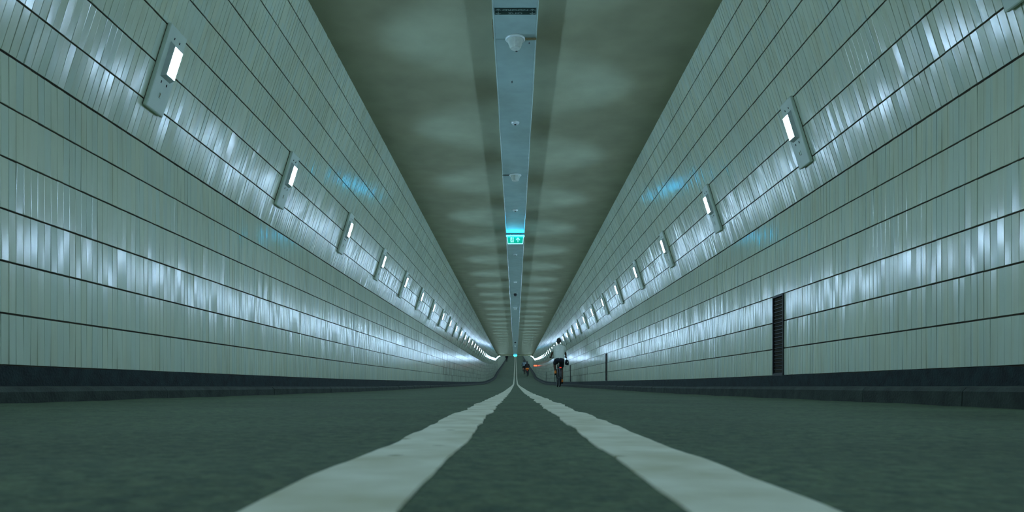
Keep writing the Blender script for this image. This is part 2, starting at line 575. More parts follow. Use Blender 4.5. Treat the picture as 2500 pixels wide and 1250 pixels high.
TILE_MESH = None
n_cols = int((TILE_END + 2.5) / COLW)
for side in (-1, 1):
    cols = np.arange(n_cols)
    rows = np.arange(14)
    cc, rr_ = np.meshgrid(cols, rows)
    cc = cc.ravel(); rr_ = rr_.ravel()
    yc = -2.5 + (cc + 0.5) * COLW + (0.019 if side > 0 else 0)
    hh = np.full(len(cc), ROW - H_JOINT) / 2
    dlow = np.where(rr_ < 6, 0.0, (rr_ - 6) * ROW)
    up = rr_ >= 6
    # centre on the profile
    dc = dlow + ROW / 2
    last = rr_ == 13
    hh = np.where(last, (2.0 - 7 * ROW - H_JOINT) / 2, hh)
    dc = np.where(last, (7 * ROW + 2.0) / 2, dc)
    X = np.where(up, W - S * dc, W) * side
    Z = np.where(up, Z_KINK + CO * dc, Z_BASE + rr_ * ROW + ROW / 2 + 0.0025) + rise(yc)
    keep = np.ones(len(cc), bool)
    if side > 0:
        for gy in GRILLE_Y:
            keep &= ~((np.abs(yc - gy) < GRILLE_W / 2 + 0.02) & (rr_ < 3))
    N = len(cc)
    n0 = np.zeros((N, 3)); v0 = np.zeros((N, 3))
    n0[:, 0] = np.where(up, -side * CO, -side); n0[:, 2] = np.where(up, -S, 0)
    v0[:, 0] = np.where(up, -side * S, 0); v0[:, 2] = np.where(up, CO, 1)
    u0 = np.cross(v0, n0)
    # each tile is set a little askew
    ta = rng.normal(0, 0.022, N); tb = rng.normal(0, 0.0075, N)
    n1 = n0 + ta[:, None] * u0 + tb[:, None] * v0
    n1 /= np.linalg.norm(n1, axis=1)[:, None]
    u1 = u0 - (u0 * n1).sum(1)[:, None] * n1; u1 /= np.linalg.norm(u1, axis=1)[:, None]
    v1 = np.cross(n1, u1)
    P = np.stack([X, yc, Z], 1) + n0 * rng.normal(0, 0.0005, N)[:, None]
    gc = rng.gamma(1.3, 0.0015, n_cols + 1)[cc]
    jw = np.clip(0.0004 + 0.7 * gc + 0.3 * rng.gamma(1.3, 0.0015, N), 0.0007, 0.0060)      # joint width differs from tile to tile
    hw = (COLW - jw) / 2
    # the ones that show largest in the picture become pieces of their own
    with np.errstate(all='ignore'):
        px, py = project(P)
        area = np.where((P[:, 1] > 1) & (px > 8) & (px < 2492) & (py > 10) & (py < 1240), (1 / P[:, 1]) ** 3 * hh, 0)
    area = np.where(keep, area, 0)
    big = np.argsort(-area)[:300]
    rest = keep.copy(); rest[big] = False
    if TILE_MESH is None:
        a, h, t, bv = (COLW - 0.0024) / 2, (ROW - H_JOINT) / 2, 0.008, 0.0012
        vs = [(-a, -h, -t), (a, -h, -t), (a, h, -t), (-a, h, -t),
              (-a, -h, -bv), (a, -h, -bv), (a, h, -bv), (-a, h, -bv),
              (-a + bv, -h + bv, 0), (a - bv, -h + bv, 0), (a - bv, h - bv, 0), (-a + bv, h - bv, 0)]
        fs = [(8, 9, 10, 11)]
        for i in range(4):
            j = (i + 1) % 4
            fs += [(i, j, j + 4, i + 4), (i + 4, j + 4, j + 8, i + 8)]
        TILE_MESH = bpy.data.meshes.new('tile')
        TILE_MESH.from_pydata(vs, [], fs); TILE_MESH.update(); TILE_MESH.materials.append(M_TILE)
    base_a = (COLW - 0.0024) / 2
    for i in big:
        o = bpy.data.objects.new('tile', TILE_MESH)
        C.objects.link(o)
        o.parent = walls[side]
        M = Matrix(((u1[i, 0], v1[i, 0], n1[i, 0], P[i, 0]), (u1[i, 1], v1[i, 1], n1[i, 1], P[i, 1]),
                    (u1[i, 2], v1[i, 2], n1[i, 2], P[i, 2]), (0, 0, 0, 1)))
        M = M @ Matrix.Diagonal((hw[i] / base_a, hh[i] * 2 / (ROW - H_JOINT), 1, 1))
        o.matrix_local = M
    idx = np.nonzero(rest)[0]
    m = len(idx)
    uu, vv, nn, pp = u1[idx], v1[idx], n1[idx], P[idx]
    a = hw[idx][:, None]; h = hh[idx][:, None]
    VV = np.zeros((m, 8, 3))
    for q, (sx, sy) in enumerate(((-1, -1), (1, -1), (1, 1), (-1, 1))):
        VV[:, q] = pp + uu * (a * sx) + vv * (h * sy) - nn * 0.008
        VV[:, q + 4] = pp + uu * ((a - 0.0007) * sx) + vv * ((h - 0.0009) * sy)
    F = np.array([(4, 5, 6, 7), (0, 1, 5, 4), (1, 2, 6, 5), (2, 3, 7, 6), (3, 0, 4, 7)])
    Q = (np.arange(m)[:, None, None] * 8 + F[None])
    near = pp[:, 1] < 24
    Q = np.concatenate([Q[near].reshape(-1, 4), Q[~near][:, 0]])
    o = quads_mesh('tile_field', VV.reshape(-1, 3), Q, M_TILE, walls[side])
    tag(o, kind='stuff')

# ------------------------------------------------------------------ wall lamps
ORD = ['nearest', 'second', 'third', 'fourth', 'fifth', 'sixth', 'seventh', 'eighth', 'ninth', 'tenth', 'eleventh', 'twelfth',
       'thirteenth', 'fourteenth', 'fifteenth', 'sixteenth', 'seventeenth', 'eighteenth', 'nineteenth', 'twentieth']


def make_lamp():
    # local frame: x along the tunnel, y up the wall, z out of the wall
    t = empty('wall_lamp')
    PW, PH, PT = 0.215, 0.553, 0.030
    MB().box((0, 0, PT / 2 + 0.003), (PW, PH, PT), bevel=0.009).build('backplate', M_PLATE, t)
    MB().box((0, 0, 0.003), (PW - 0.012, PH - 0.012, 0.010)).build('gap_shade', M_EDGE, t)  # shade of the gap behind the plate, put in as a dark block
    # trapezoid housing
    dcy = 0.062
    z0, z1 = PT + 0.001, PT + 0.034
    a0, b0, a1, b1 = 0.062, 0.118, 0.053, 0.096
    vs = [(-a0, -b0, z0), (a0, -b0, z0), (a0, b0, z0), (-a0, b0, z0), (-a1, -b1, z1), (a1, -b1, z1), (a1, b1, z1), (-a1, b1, z1)]
    vs = [(x, y + dcy, z) for x, y, z in vs]
    fs = [(3, 2, 1, 0), (4, 5, 6, 7), (0, 1, 5, 4), (1, 2, 6, 5), (2, 3, 7, 6), (3, 0, 4, 7)]
    h = MB().add(vs, fs).build('housing', M_HOUSE, t)
    MB().box((0, dcy, z1 - 0.0015), (0.096, 0.182, 0.004)).build('diffuser', [M_DIFF, M_HOUSE], t)
    for p in t.children[-1].data.polygons:
        p.material_index = 0 if p.normal.z > 0.5 else 1
    ld = bpy.data.lights.new('added_uplight', 'SPOT')  # extra spot added besides the diffuser, to brighten bands on the ceiling
    ld.energy = UP_W; ld.color = UP_COL; ld.spot_size = math.radians(56); ld.spot_blend = 1.0; ld.shadow_soft_size = 0.04
    lo = bpy.data.objects.new('added_uplight', ld); C.objects.link(lo); lo.parent = t
    lo.location = (0, dcy, z1 + 0.02)
    lo.rotation_euler = Vector((0, 0.78, 0.62)).to_track_quat('-Z', 'Y').to_euler()
    for sx in (-1, 1):
        for (yy, L) in ((dcy + 0.145, 0.013), (dcy - 0.145, 0.016)):
            MB().box((sx * 0.034, yy, PT + 0.004), (0.006, L, 0.004)).build('clip', M_DARK, t)
    k = MB().box((0.0, -0.165, PT + 0.004), (0.026, 0.036, 0.005), bevel=0.001).build('lock_cover', M_PLATE, t)
    MB().box((-0.008, -0.165, PT + 0.0065), (0.004, 0.028, 0.003)).build('slot', M_RUST, k)
    return t


def lamp_matrix(side, y, d=0.486):
    x, z = wall_pt(side, d)
    n = Vector((-side * CO, 0, -S)); v = Vector((-side * S, 0, CO)); u = v.cross(n)
    return Matrix(((u.x, v.x, n.x, x), (u.y, v.y, n.y, y), (u.z, v.z, n.z, z + R(y)), (0, 0, 0, 1)))


lamp0 = make_lamp()
first = True
SP = 2.47
for side, nm, y_first in ((-1, 'left', 4.64), (1, 'right', 3.31)):
    k = -4 if side < 0 else -4
    while True:
        y = y_first + k * SP
        if y > 236:
            break
        if y < Y0 + 0.3:
            k += 1; continue
        if first:
            o = lamp0; first = False
        else:
            o = copy_tree(lamp0, None, skip=() if y < 30 else ('clip', 'lock_cover') if y < 60 else ('clip', 'lock_cover', 'gap_shade') if y < 84 else ('clip', 'lock_cover', 'gap_shade', 'added_uplight'))
        o.matrix_world = lamp_matrix(side, y)
        in_view = k if side < 0 else k
        if k < 0:
            tag(o, 'lit wall lamp on the %s wall, beyond the near edge of the view' % nm, 'lamp', 'wall lamps of the near end, %s wall' % nm)
        elif side > 0 and k == 0:
            tag(o, 'wall lamp of the right wall cut off by the upper right corner', 'lamp', 'lamps along the right wall')
        elif k < 20:
            q = k if side < 0 else k - 1
            tag(o, '%s whole lit lamp of the row on the %s wall, on a tall plate' % (ORD[q].capitalize(), nm), 'lamp', 'lamps along the %s wall' % nm)
        else:
            tag(o, 'tiny lit lamp far down the row on the %s wall' % nm, 'lamp', 'far lamps along the %s wall' % nm)
        k += 1

# ------------------------------------------------------------------ wall grilles
def make_grille():
    t = empty('wall_grille')
    # local frame: x out of the wall (towards -x world), y along the tunnel, z up
    w, h = GRILLE_W, GRILLE_H
    MB().box((0.05, 0, h / 2), (0.01, w, h)).build('back_panel', M_DARK, t)
    fr = MB()
    fr.box((0.018, -w / 2 + 0.006, h / 2), (0.05, 0.012, h))
    fr.box((0.018, w / 2 - 0.006, h / 2), (0.05, 0.012, h))
    fr.box((0.018, 0, h - 0.008), (0.05, w, 0.016)); fr.box((0.018, 0, 0.012), (0.05, w, 0.024))
    fr.build('frame', M_SLAT, t)
    s0 = None
    for k in range(21):
        z = 0.036 + k * (h - 0.06) / 20.5
        if s0 is None:
            vs = []
            fs = [(0, 1, 3, 2), (4, 6, 7, 5), (0, 4, 5, 1), (2, 3, 7, 6), (0, 2, 6, 4), (1, 5, 7, 3)]
            for yy in (-w / 2 + 0.011, w / 2 - 0.011):
                vs += [(0.002, yy, -0.014), (0.002, yy, -0.008), (0.030, yy, 0.010), (0.030, yy, 0.016)]
            vs = [vs[0], vs[1], vs[2], vs[3], vs[4], vs[5], vs[6], vs[7]]
            s0 = MB().add(vs, fs).build('slat', M_SLAT, t)
            o = s0
        else:
            o = s0.copy(); C.objects.link(o); o.parent = t
        o.location = (0, 0, z)
    return t


g0 = make_grille()
GL = ['tall dark louvred grille low in the right wall, nearest and largest',
      'second dark louvred grille low in the right wall, right of the cyclist in white',
      'third dark louvred grille, a thin upright line just right of the cyclist in white',
      'fourth dark louvred grille, a thin line behind the left foot of the cyclist in white',
      'farthest dark louvred grille, left of the cyclist in white']
for k, gy in enumerate(GRILLE_Y):
    o = g0 if k == 0 else copy_tree(g0)
    o.location = (W - 0.006, gy, Z_BASE + R(gy))
    tag(o, GL[k], 'grille', 'louvred grilles in the right wall')

# ------------------------------------------------------------------ things on the ceiling strip
def text_mesh(name, s, size, mat, parent):
    cu = bpy.data.curves.new(name, 'FONT')
    cu.body = s; cu.size = size; cu.align_x = 'CENTER'; cu.align_y = 'CENTER'; cu.extrude = 0.0006
    cu.offset = size * 0.02
    tmp = bpy.data.objects.new(name, cu); C.objects.link(tmp)
    dg = bpy.context.evaluated_depsgraph_get()
    me = bpy.data.meshes.new_from_object(tmp.evaluated_get(dg))
    bpy.data.objects.remove(tmp)
    me.materials.clear(); me.materials.append(mat)
    return link(bpy.data.objects.new(name, me), parent)


def dir_sign(word, y, flip, label):
    # lies flat under the strip; local z points down to the path
    t = empty('direction_sign', label=label, cat='sign', group='direction signs on the ceiling strip')
    MB().box((0, 0, 0.003), (0.366, 0.047, 0.006), bevel=0.001).build('panel', M_SIGN, t)
    tx = text_mesh('lettering', word, 0.040, M_SIGNTXT, t)
    tx.scale = (1.55 if len(word) > 4 else 1.35, 0.95, 1); tx.location = (0, 0, 0.0066)
    for sx in (-1, 1):
        a = MB()
        a.add([(-0.026, 0.004, 0.0062), (0, -0.020, 0.0062), (0.026, 0.004, 0.0062), (0.012, 0.004, 0.0062), (0.0, -0.009, 0.0062), (-0.012, 0.004, 0.0062),
               (-0.026, 0.004, 0.0072), (0, -0.020, 0.0072), (0.026, 0.004, 0.0072), (0.012, 0.004, 0.0072), (0.0, -0.009, 0.0072), (-0.012, 0.004, 0.0072)],
              [(0, 1, 4, 5), (1, 2, 3, 4), (11, 10, 7, 6), (10, 9, 8, 7), (0, 6, 7, 1), (1, 7, 8, 2), (2, 8, 9, 3), (3, 9, 10, 4), (4, 10, 11, 5), (5, 11, 6, 0)])
        a.box((0, 0.006, 0.0067), (0.008, 0.034, 0.001))
        ar = a.build('arrow', M_SIGNTXT, t); ar.location = (sx * 0.152, 0, 0)
    # local +y of the word points back to the camera (-y world), +x to the right, +z down
    M = Matrix(((1, 0, 0, 0.0), (0, -1, 0, y), (0, 0, -1, strip_z(y) - 0.0005), (0, 0, 0, 1)))
    if flip:
        M = M @ Matrix.Rotation(math.pi, 4, 'Z')
    t.matrix_world = M
    return t


zs = 3.43 - 0.085 + 0.0
dZ = (3.56 - ST - CAM_H) * F_PX
dir_sign('NOORD', dZ / (944 - 22.5), True, 'dark green sign reading NOORD upside down, nearest the camera on the ceiling strip')
dir_sign('ZUID', dZ / (944 - 31.0), False, 'dark green sign reading ZUID right behind the NOORD sign')


def sy(py):
    """distance along the tunnel of a spot on the strip seen at this picture row (solved on the strip itself)"""
    y = dZ / (944 - py)
    for _ in range(8):
        y = (strip_z(y) - CAM_H) * F_PX / (944 - py)
    return y


def dome(y, label, strap=0, wire=0):
    t = empty('ceiling_dome', (0.0, y, strip_z(y)), label, 'ceiling lamp', 'domed fittings on the ceiling strip')
    MB().lathe([(0.094, -0.0005), (0.096, -0.010), (0.088, -0.018), (0.070, -0.020)], 28).build('base_ring', M_WHITE, t, False)
    c = MB().lathe([(0.080, -0.019), (0.076, -0.030), (0.052, -0.092), (0.046, -0.098), (0.02, -0.100)], 12).build('cover', M_CLEAR, t, False)
    if strap:
        MB().box((0.145, 0.0, -0.004), (0.115, 0.035, 0.006)).build('strap', M_RUST, t)
        MB().box((-0.145, 0.02, -0.003), (0.115, 0.02, 0.004)).build('strap', M_STRIP, t)
    if wire:
        MB().tube([(-0.205, 0, -0.004), (-0.09, 0, -0.006)], 0.004).build('cable', M_DARK, t)
    return t


def detector(y, label):
    t = empty('smoke_detector', (0.0, y, strip_z(y)), label, 'detector', 'small round detectors on the ceiling strip')
    MB().lathe([(0.052, -0.0005), (0.052, -0.012), (0.042, -0.026), (0.02, -0.030)], 20).build('body', M_WHITE, t)
    MB().lathe([(0.013, -0.030), (0.013, -0.038), (0.006, -0.040)], 10).build('sensor', M_DARK, t)
    return t


def camera_dome(y, label):
    t = empty('ceiling_camera', (0.0, y, strip_z(y)), label, 'camera', 'black cameras on the ceiling strip')
    MB().box((0, 0.0, -0.012), (0.20, 0.10, 0.022), bevel=0.004).build('mount', M_WHITE, t)
    MB().lathe([(0.045, -0.023), (0.055, -0.04), (0.055, -0.085), (0.045, -0.11), (0.02, -0.125)], 16).build('lens_dome', M_DARK, t, True)
    return t


dome(sy(94), 'large domed white fitting with straps just behind the ZUID sign', strap=1)
dome(sy(427), 'domed white fitting with a thin black cable, in front of the green exit sign', wire=1)
dome(sy(751), 'small white domed fitting far along the strip, past the nearer black camera')
dome(sy(844), 'tiny white domed fitting near the far end of the ceiling strip')
detector(sy(298), 'round white detector between the two large domed fittings')
detector(sy(512), 'round white detector just before the green exit sign')
detector(sy(621), 'small pale detector just past the green exit sign')
detector(sy(688), 'small pale detector just before the black ceiling camera')
camera_dome(sy(715), 'black dome camera on a white mount along the ceiling strip')
camera_dome(sy(834), 'tiny black dome camera near the far end of the strip')
# rust bracket at the strip's left edge and dark chips in its paint
yb = sy(81)
br = MB().box((-0.209, yb, strip_z(yb) + 0.03), (0.008, 0.30, 0.05)).build('edge_bracket', M_RUST)
tag(br, 'rusty flat bracket on the left edge of the ceiling strip beside the nearest dome', 'bracket')
for (px, py, a, b_) in ((1261, 125, 0.012, 0.018), (1292, 105, 0.006, 0.022), (1250, 200, 0.007, 0.035), (1180, 104, 0.005, 0.014)):
    y = sy(py)
    x = (px - 1258) * y / F_PX
    if abs(x) > 0.19:
        continue
    c = MB().add([(-a, 0, 0), (0.2 * a, -b_, 0), (a, 0.1 * b_, 0), (-0.1 * a, b_, 0), (-a, 0, -0.0015), (0.2 * a, -b_, -0.0015), (a, 0.1 * b_, -0.0015), (-0.1 * a, b_, -0.0015)],
                 [(0, 1, 2, 3), (4, 5, 6, 7), (0, 1, 5, 4), (1, 2, 6, 5), (2, 3, 7, 6), (3, 0, 4, 7)]).build('paint_chip', M_DARK, strip)
    c.location = (x, y, strip_z(y) - 0.0002)

# exit signs
M_EXG = emissive('exit_green', (0.0, 0.55, 0.36), 0.55)
M_EXW = emissive('exit_white', (0.35, 0.95, 1.0), 1.15)
M_EXB = emissive('exit_lamp_side', (0.01, 0.50, 1.0), 30.0)
M_EXH = plain('exit_housing', (0.03, 0.06, 0.07), 0.4, var=0.1)


def exit_sign(y, label, detail=True):
    t = empty('exit_sign', (0.0, y, strip_z(y)), label, 'exit sign', 'green exit signs on the ceiling strip')
    MB().box((0, 0.0, -0.015), (0.41, 0.09, 0.028), bevel=0.004).build('housing', M_EXH, t)
    MB().box((0, 0.0, -0.043), (0.39, 0.07, 0.026)).build('light_bar', M_EXB, t)
    tr = lambda x0, x1, z0, z1, g: [(-x0 + g, z0 - g), (x0 - g, z0 - g), (x1 - g, z1 + g), (-x1 + g, z1 + g)]
    MB().prism(tr(0.186, 0.166, -0.058, -0.222, 0.0), -0.022, 0.022).build('face', M_EXW, t)
    MB().prism(tr(0.176, 0.157, -0.061, -0.209, 0.0), -0.0245, 0.0245).build('green_panel', M_EXG, t)
    yf = -0.0250
    def poly(p, name, mat=M_EXW, par=t, y0=yf):
        return MB().prism(p, y0 - 0.001, y0 + 0.0012).build(name, mat, par)
    # arrow pointing up
    a = MB()
    a.prism([(0.051, -0.188), (0.065, -0.188), (0.065, -0.108), (0.051, -0.108)], yf - 0.001, yf + 0.001)
    a.prism([(0.058, -0.082), (0.100, -0.130), (0.100, -0.150), (0.058, -0.104)], yf - 0.0012, yf + 0.001)
    a.prism([(0.058, -0.082), (0.016, -0.130), (0.016, -0.150), (0.058, -0.104)], yf - 0.0014, yf + 0.001)
    a.build('arrow', M_EXW, t)
    d = poly([(-0.106, -0.190), (-0.036, -0.190), (-0.036, -0.082), (-0.106, -0.082)], 'doorway')
    r = MB(); q0, q1 = yf - 0.0032, yf - 0.0012
    r.prism([(-0.058 + 0.011 * math.cos(i), -0.092 + 0.011 * math.sin(i)) for i in np.linspace(0, 2 * math.pi, 10, endpoint=False)], q0, q1)
    r.prism([(-0.064, -0.104), (-0.050, -0.110), (-0.066, -0.146), (-0.082, -0.140)], q0, q1)
    r.prism([(-0.066, -0.106), (-0.096, -0.112), (-0.100, -0.128), (-0.094, -0.128), (-0.090, -0.118), (-0.066, -0.114)], q0, q1)
    r.prism([(-0.054, -0.108), (-0.036, -0.128), (-0.042, -0.132), (-0.060, -0.118)], q0, q1)
    r.prism([(-0.072, -0.140), (-0.050, -0.156), (-0.054, -0.188), (-0.064, -0.188), (-0.062, -0.162), (-0.082, -0.148)], q0, q1)
    r.prism([(-0.082, -0.138), (-0.092, -0.164), (-0.110, -0.168), (-0.110, -0.178), (-0.086, -0.174), (-0.070, -0.144)], q0, q1)
    r.build('running_figure', M_EXG, d)
    return t


exit_sign(15.55, 'glowing green exit sign with running figure and arrow under the ceiling strip')
exit_sign(80.0, 'tiny glowing blue-green exit sign at the far end of the tunnel')

# red light on the right wall
M_RED = emissive('red_glow', (1.0, 0.10, 0.04), 3.0)
yr = 77.0
t = empty('red_wall_light', (W - 0.02, yr, R(yr) + 1.49), 'small glowing red panel projecting from the right wall beyond the cyclist in white', 'light')
MB().box((-0.02, 0.02, 0), (0.05, 0.12, 0.10), bevel=0.01).build('bracket', M_DARK, t)
MB().box((-0.23, 0.02, 0), (0.42, 0.04, 0.19), bevel=0.01).build('casing', M_DARK, t)
MB().box((-0.23, -0.006, 0), (0.38, 0.016, 0.14), bevel=0.004).build('lens', M_RED, t)

# ------------------------------------------------------------------ bicycles
M_TYRE = plain('tyre_rubber', (0.008, 0.008, 0.008), 0.7, var=0.2)
M_FRAME = plain('bike_frame_paint', (0.008, 0.010, 0.013), 0.35, var=0.1)
M_CHROME = plain('bike_steel', (0.16, 0.19, 0.19), 0.35, metal=0.8, var=0.05)
M_REARLIGHT = emissive('tail_light', (1.0, 0.05, 0.03), 0.5)
M_ORANGE = plain('orange_cloth', (0.75, 0.20, 0.015), 0.7, var=0.12, scale=30)
M_NAVY = plain('navy_cloth', (0.010, 0.014, 0.022), 0.85, var=0.25, scale=30)
M_BLACKC = plain('black_cloth', (0.006, 0.006, 0.006), 0.9, var=0.25, scale=30)
M_TEE = plain('white_cotton', (0.54, 0.58, 0.50), 0.85, var=0.06, scale=18)
M_GREYC = plain('grey_blue_cotton', (0.12, 0.17, 0.18), 0.85, var=0.12, scale=18)
M_SKIN = plain('skin', (0.105, 0.055, 0.030), 0.55, var=0.08, scale=20)
M_HAIR = plain('dark_hair', (0.008, 0.006, 0.005), 0.7, var=0.3, scale=90)


def wheel(t, name, yc):
    wh = MB().torus((0, yc, 0.35), 0.325, 0.024, n=40).build(name, M_TYRE, t, True)
    MB().torus((0, yc, 0.35), 0.298, 0.010, n=40, m=6).build('rim', M_CHROME, wh, True)
    MB().lathe([(0.012, -0.05), (0.026, -0.035), (0.018, 0.0), (0.026, 0.035), (0.012, 0.05)], 12, 'x', (0, yc, 0.35)).build('hub', M_CHROME, wh)
    sp = MB()
    for k in range(24):
        a = 2 * math.pi * k / 24
        s_ = 0.03 if k % 2 else -0.03
        sp.tube([(s_, yc + 0.022 * math.cos(a + 0.6), 0.35 + 0.022 * math.sin(a + 0.6)), (0, yc + 0.292 * math.cos(a), 0.35 + 0.292 * math.sin(a))], 0.0016, 4)
    sp.build('spoke_set', M_CHROME, wh)
    return wh


def make_bike(label, loc, rz, frame=M_FRAME, group=None, extra=None):
    t = empty('bicycle', label=label, cat='bicycle', group=group)
    wheel(t, 'rear_wheel', 0.0); wheel(t, 'front_wheel', 1.08)
    f = MB()
    bb = (0, 0.46, 0.30); st = (0, 0.27, 0.84); ht = (0, 0.90, 0.92); hb = (0, 0.93, 0.74)
    f.tube([bb, st], 0.016); f.tube([bb, hb], 0.018); f.tube([st, (0, 0.91, 0.86)], 0.016); f.tube([ht, hb], 0.02)
    for s in (-1, 1):
        f.tube([(0.03 * s, 0.40, 0.30), (0.06 * s, 0.0, 0.35)], 0.010); f.tube([(0.02 * s, 0.285, 0.80), (0.06 * s, 0.0, 0.35)], 0.009)
    f.lathe([(0.02, -0.045), (0.025, -0.04), (0.025, 0.04), (0.02, 0.045)], 12, 'x', bb)
    f.build('frame', frame, t)
    fk = MB()
    fk.tube([hb, (0, 0.95, 0.70)], 0.016)
    for s in (-1, 1):
        fk.tube([(0.0, 0.95, 0.71), (0.05 * s, 0.965, 0.69), (0.055 * s, 1.0, 0.55), (0.055 * s, 1.08, 0.35)], 0.010)
    fk.build('fork', frame, t)
    h = MB().tube([(-0.30, 0.66, 1.13), (-0.24, 0.74, 1.15), (-0.10, 0.86, 1.12), (0, 0.88, 1.08), (0.10, 0.86, 1.12), (0.24, 0.74, 1.15), (0.30, 0.66, 1.13)], 0.011)
    h.tube([(0, 0.90, 0.92), (0, 0.88, 1.09)], 0.013)
    hb_ = h.build('handlebar', M_CHROME, t)
    for s in (-1, 1):
        MB().tube([(0.245 * s, 0.735, 1.15), (0.315 * s, 0.64, 1.127)], 0.017, 10).build('grip', M_TYRE, hb_)
    MB().tube([st, (0, 0.235, 0.95)], 0.012).build('seat_post', M_CHROME, t)
    sd = MB()
    sd.tube([(0, 0.10, 0.985), (0, 0.18, 0.985), (0, 0.30, 0.975), (0, 0.38, 0.965)], [0.06, 0.075, 0.04, 0.022], 12)
    sd.build('saddle', M_TYRE, t, True)
    for s, nm, a0, a1 in ((0, 'rear_mudguard', math.radians(-20), math.radians(190)),):
        MB().torus((0, 0, 0.35), 0.362, 0.008, n=24, m=6, a0=math.radians(10), a1=math.radians(205)).build('rear_mudguard', frame, t)
        g = MB()
        n = 20
        vs = []; fs = []
        for i in range(n + 1):
            a = math.radians(5 + 200 * i / n)
            for (x, r) in ((-0.036, 0.345), (-0.03, 0.366), (0.03, 0.366), (0.036, 0.345)):
                vs.append((x, r * math.cos(a), 0.35 + r * math.sin(a)))
        for i in range(n):
            for j in range(3):
                q = i * 4 + j
                fs.append((q, q + 1, q + 5, q + 4))
        g.add(vs, fs).build('mudguard_shell', frame, t)
    rk = MB()
    for s in (-1, 1):
        rk.tube([(0.06 * s, -0.30, 0.76), (0.06 * s, 0.22, 0.78)], 0.006)
        rk.tube([(0.06 * s, -0.12, 0.76), (0.065 * s, 0.0, 0.36)], 0.006)
    for yy in (-0.30, -0.15, 0.0, 0.12):
        rk.tube([(-0.06, yy, 0.765), (0.06, yy, 0.765)], 0.005)
    rk.build('rear_rack', M_CHROME if extra else frame, t)
    li = MB().box((0, -0.33, 0.72), (0.07, 0.03, 0.035), bevel=0.006).build('rear_light', M_REARLIGHT, t)
    cr = MB()
    cr.lathe([(0.085, 0.05), (0.085, 0.056)], 24, 'x', bb)
    cr.tube([(0.065, 0.46, 0.30), (0.075, 0.50, 0.135)], 0.009)
    cr.tube([(-0.065, 0.46, 0.30), (-0.075, 0.42, 0.465)], 0.009)
    ck = cr.build('crank', M_CHROME, t)
    MB().box((0.125, 0.50, 0.135), (0.09, 0.09, 0.02), bevel=0.004).build('pedal', M_TYRE, ck)
    MB().box((-0.125, 0.42, 0.465), (0.09, 0.09, 0.02), bevel=0.004).build('pedal', M_TYRE, ck)
    MB().box((0.058, 0.23, 0.325), (0.012, 0.52, 0.10), bevel=0.005).build('chain_guard', frame, t)
    t.location = loc
    t.rotation_euler = (0, 0, rz)
    return t


# ------------------------------------------------------------------ people
def blob_mesh(name, chains, voxel, mat, parent, smooth_it=4, ell=()):
    """tapered limbs (chains of joints with radii) and ellipsoids, fused into one continuous surface"""
    bm = bmesh.new()
    for ch in chains:
        for i in range(len(ch)):
            p, r = Vector(ch[i][0]), ch[i][1]
            bmesh.ops.create_icosphere(bm, subdivisions=2, radius=r, matrix=Matrix.Translation(p))
            if i + 1 < len(ch):
                q, r2 = Vector(ch[i + 1][0]), ch[i + 1][1]
                d = q - p
                if d.length < 1e-6:
                    continue
                Mx = Matrix.Translation((p + q) / 2) @ d.to_track_quat('Z', 'Y').to_matrix().to_4x4()
                bmesh.ops.create_cone(bm, cap_ends=True, segments=14, radius1=r, radius2=r2, depth=d.length, matrix=Mx)
    for (c, s, rx) in ell:
        bmesh.ops.create_icosphere(bm, subdivisions=3, radius=1.0,
                                   matrix=Matrix.Translation(Vector(c)) @ Matrix.Rotation(rx, 4, 'X') @ Matrix.Diagonal((*s, 1)))
    me = bpy.data.meshes.new(name); bm.to_mesh(me); bm.free()
    tmp = bpy.data.objects.new(name, me); C.objects.link(tmp)
    md = tmp.modifiers.new('r', 'REMESH'); md.mode = 'VOXEL'; md.voxel_size = voxel; md.use_smooth_shade = True
    sm = tmp.modifiers.new('s', 'SMOOTH'); sm.iterations = smooth_it; sm.factor = 0.5
    dg = bpy.context.evaluated_depsgraph_get()
    out = bpy.data.meshes.new_from_object(tmp.evaluated_get(dg))
    bpy.data.objects.remove(tmp)
    out.materials.clear(); out.materials.append(mat)
    out.polygons.foreach_set('use_smooth', [True] * len(out.polygons))
    return link(bpy.data.objects.new(name, out), parent)


def hand_chains(wrist, fwd, side, down):
    """palm, five unequal bent fingers closed round a bar"""
    w = Vector(wrist); f = Vector(fwd).normalized(); dn = Vector(down).normalized(); lat = f.cross(dn).normalized()
    ch = [[(w, 0.026), (w + f * 0.045, 0.030), (w + f * 0.075, 0.028)]]
    for k, L in enumerate((0.9, 1.0, 0.95, 0.75)):
        o = lat * (0.026 - 0.0175 * k)
        a = w + f * 0.075 + o
        b = a + f * 0.034 * L + dn * 0.008
        c = b + dn * 0.026 * L + f * 0.004
        d = c - f * 0.020 * L + dn * 0.010
        ch.append([(w + f * 0.05 + o, 0.011), (a, 0.010), (b, 0.009), (c, 0.0085), (d, 0.0075)])
    th = lat * 0.030 * (1 if side > 0 else -1)
    inn = lat * (0.03 if lat.x * side < 0 else -0.03)
    a = w + f * 0.025 + inn * 0.8
    ch.append([(w + f * 0.015, 0.014), (a, 0.012), (a + f * 0.03 + dn * 0.022 + inn * 0.2, 0.010), (a + f * 0.045 + dn * 0.04, 0.009)])
    return ch


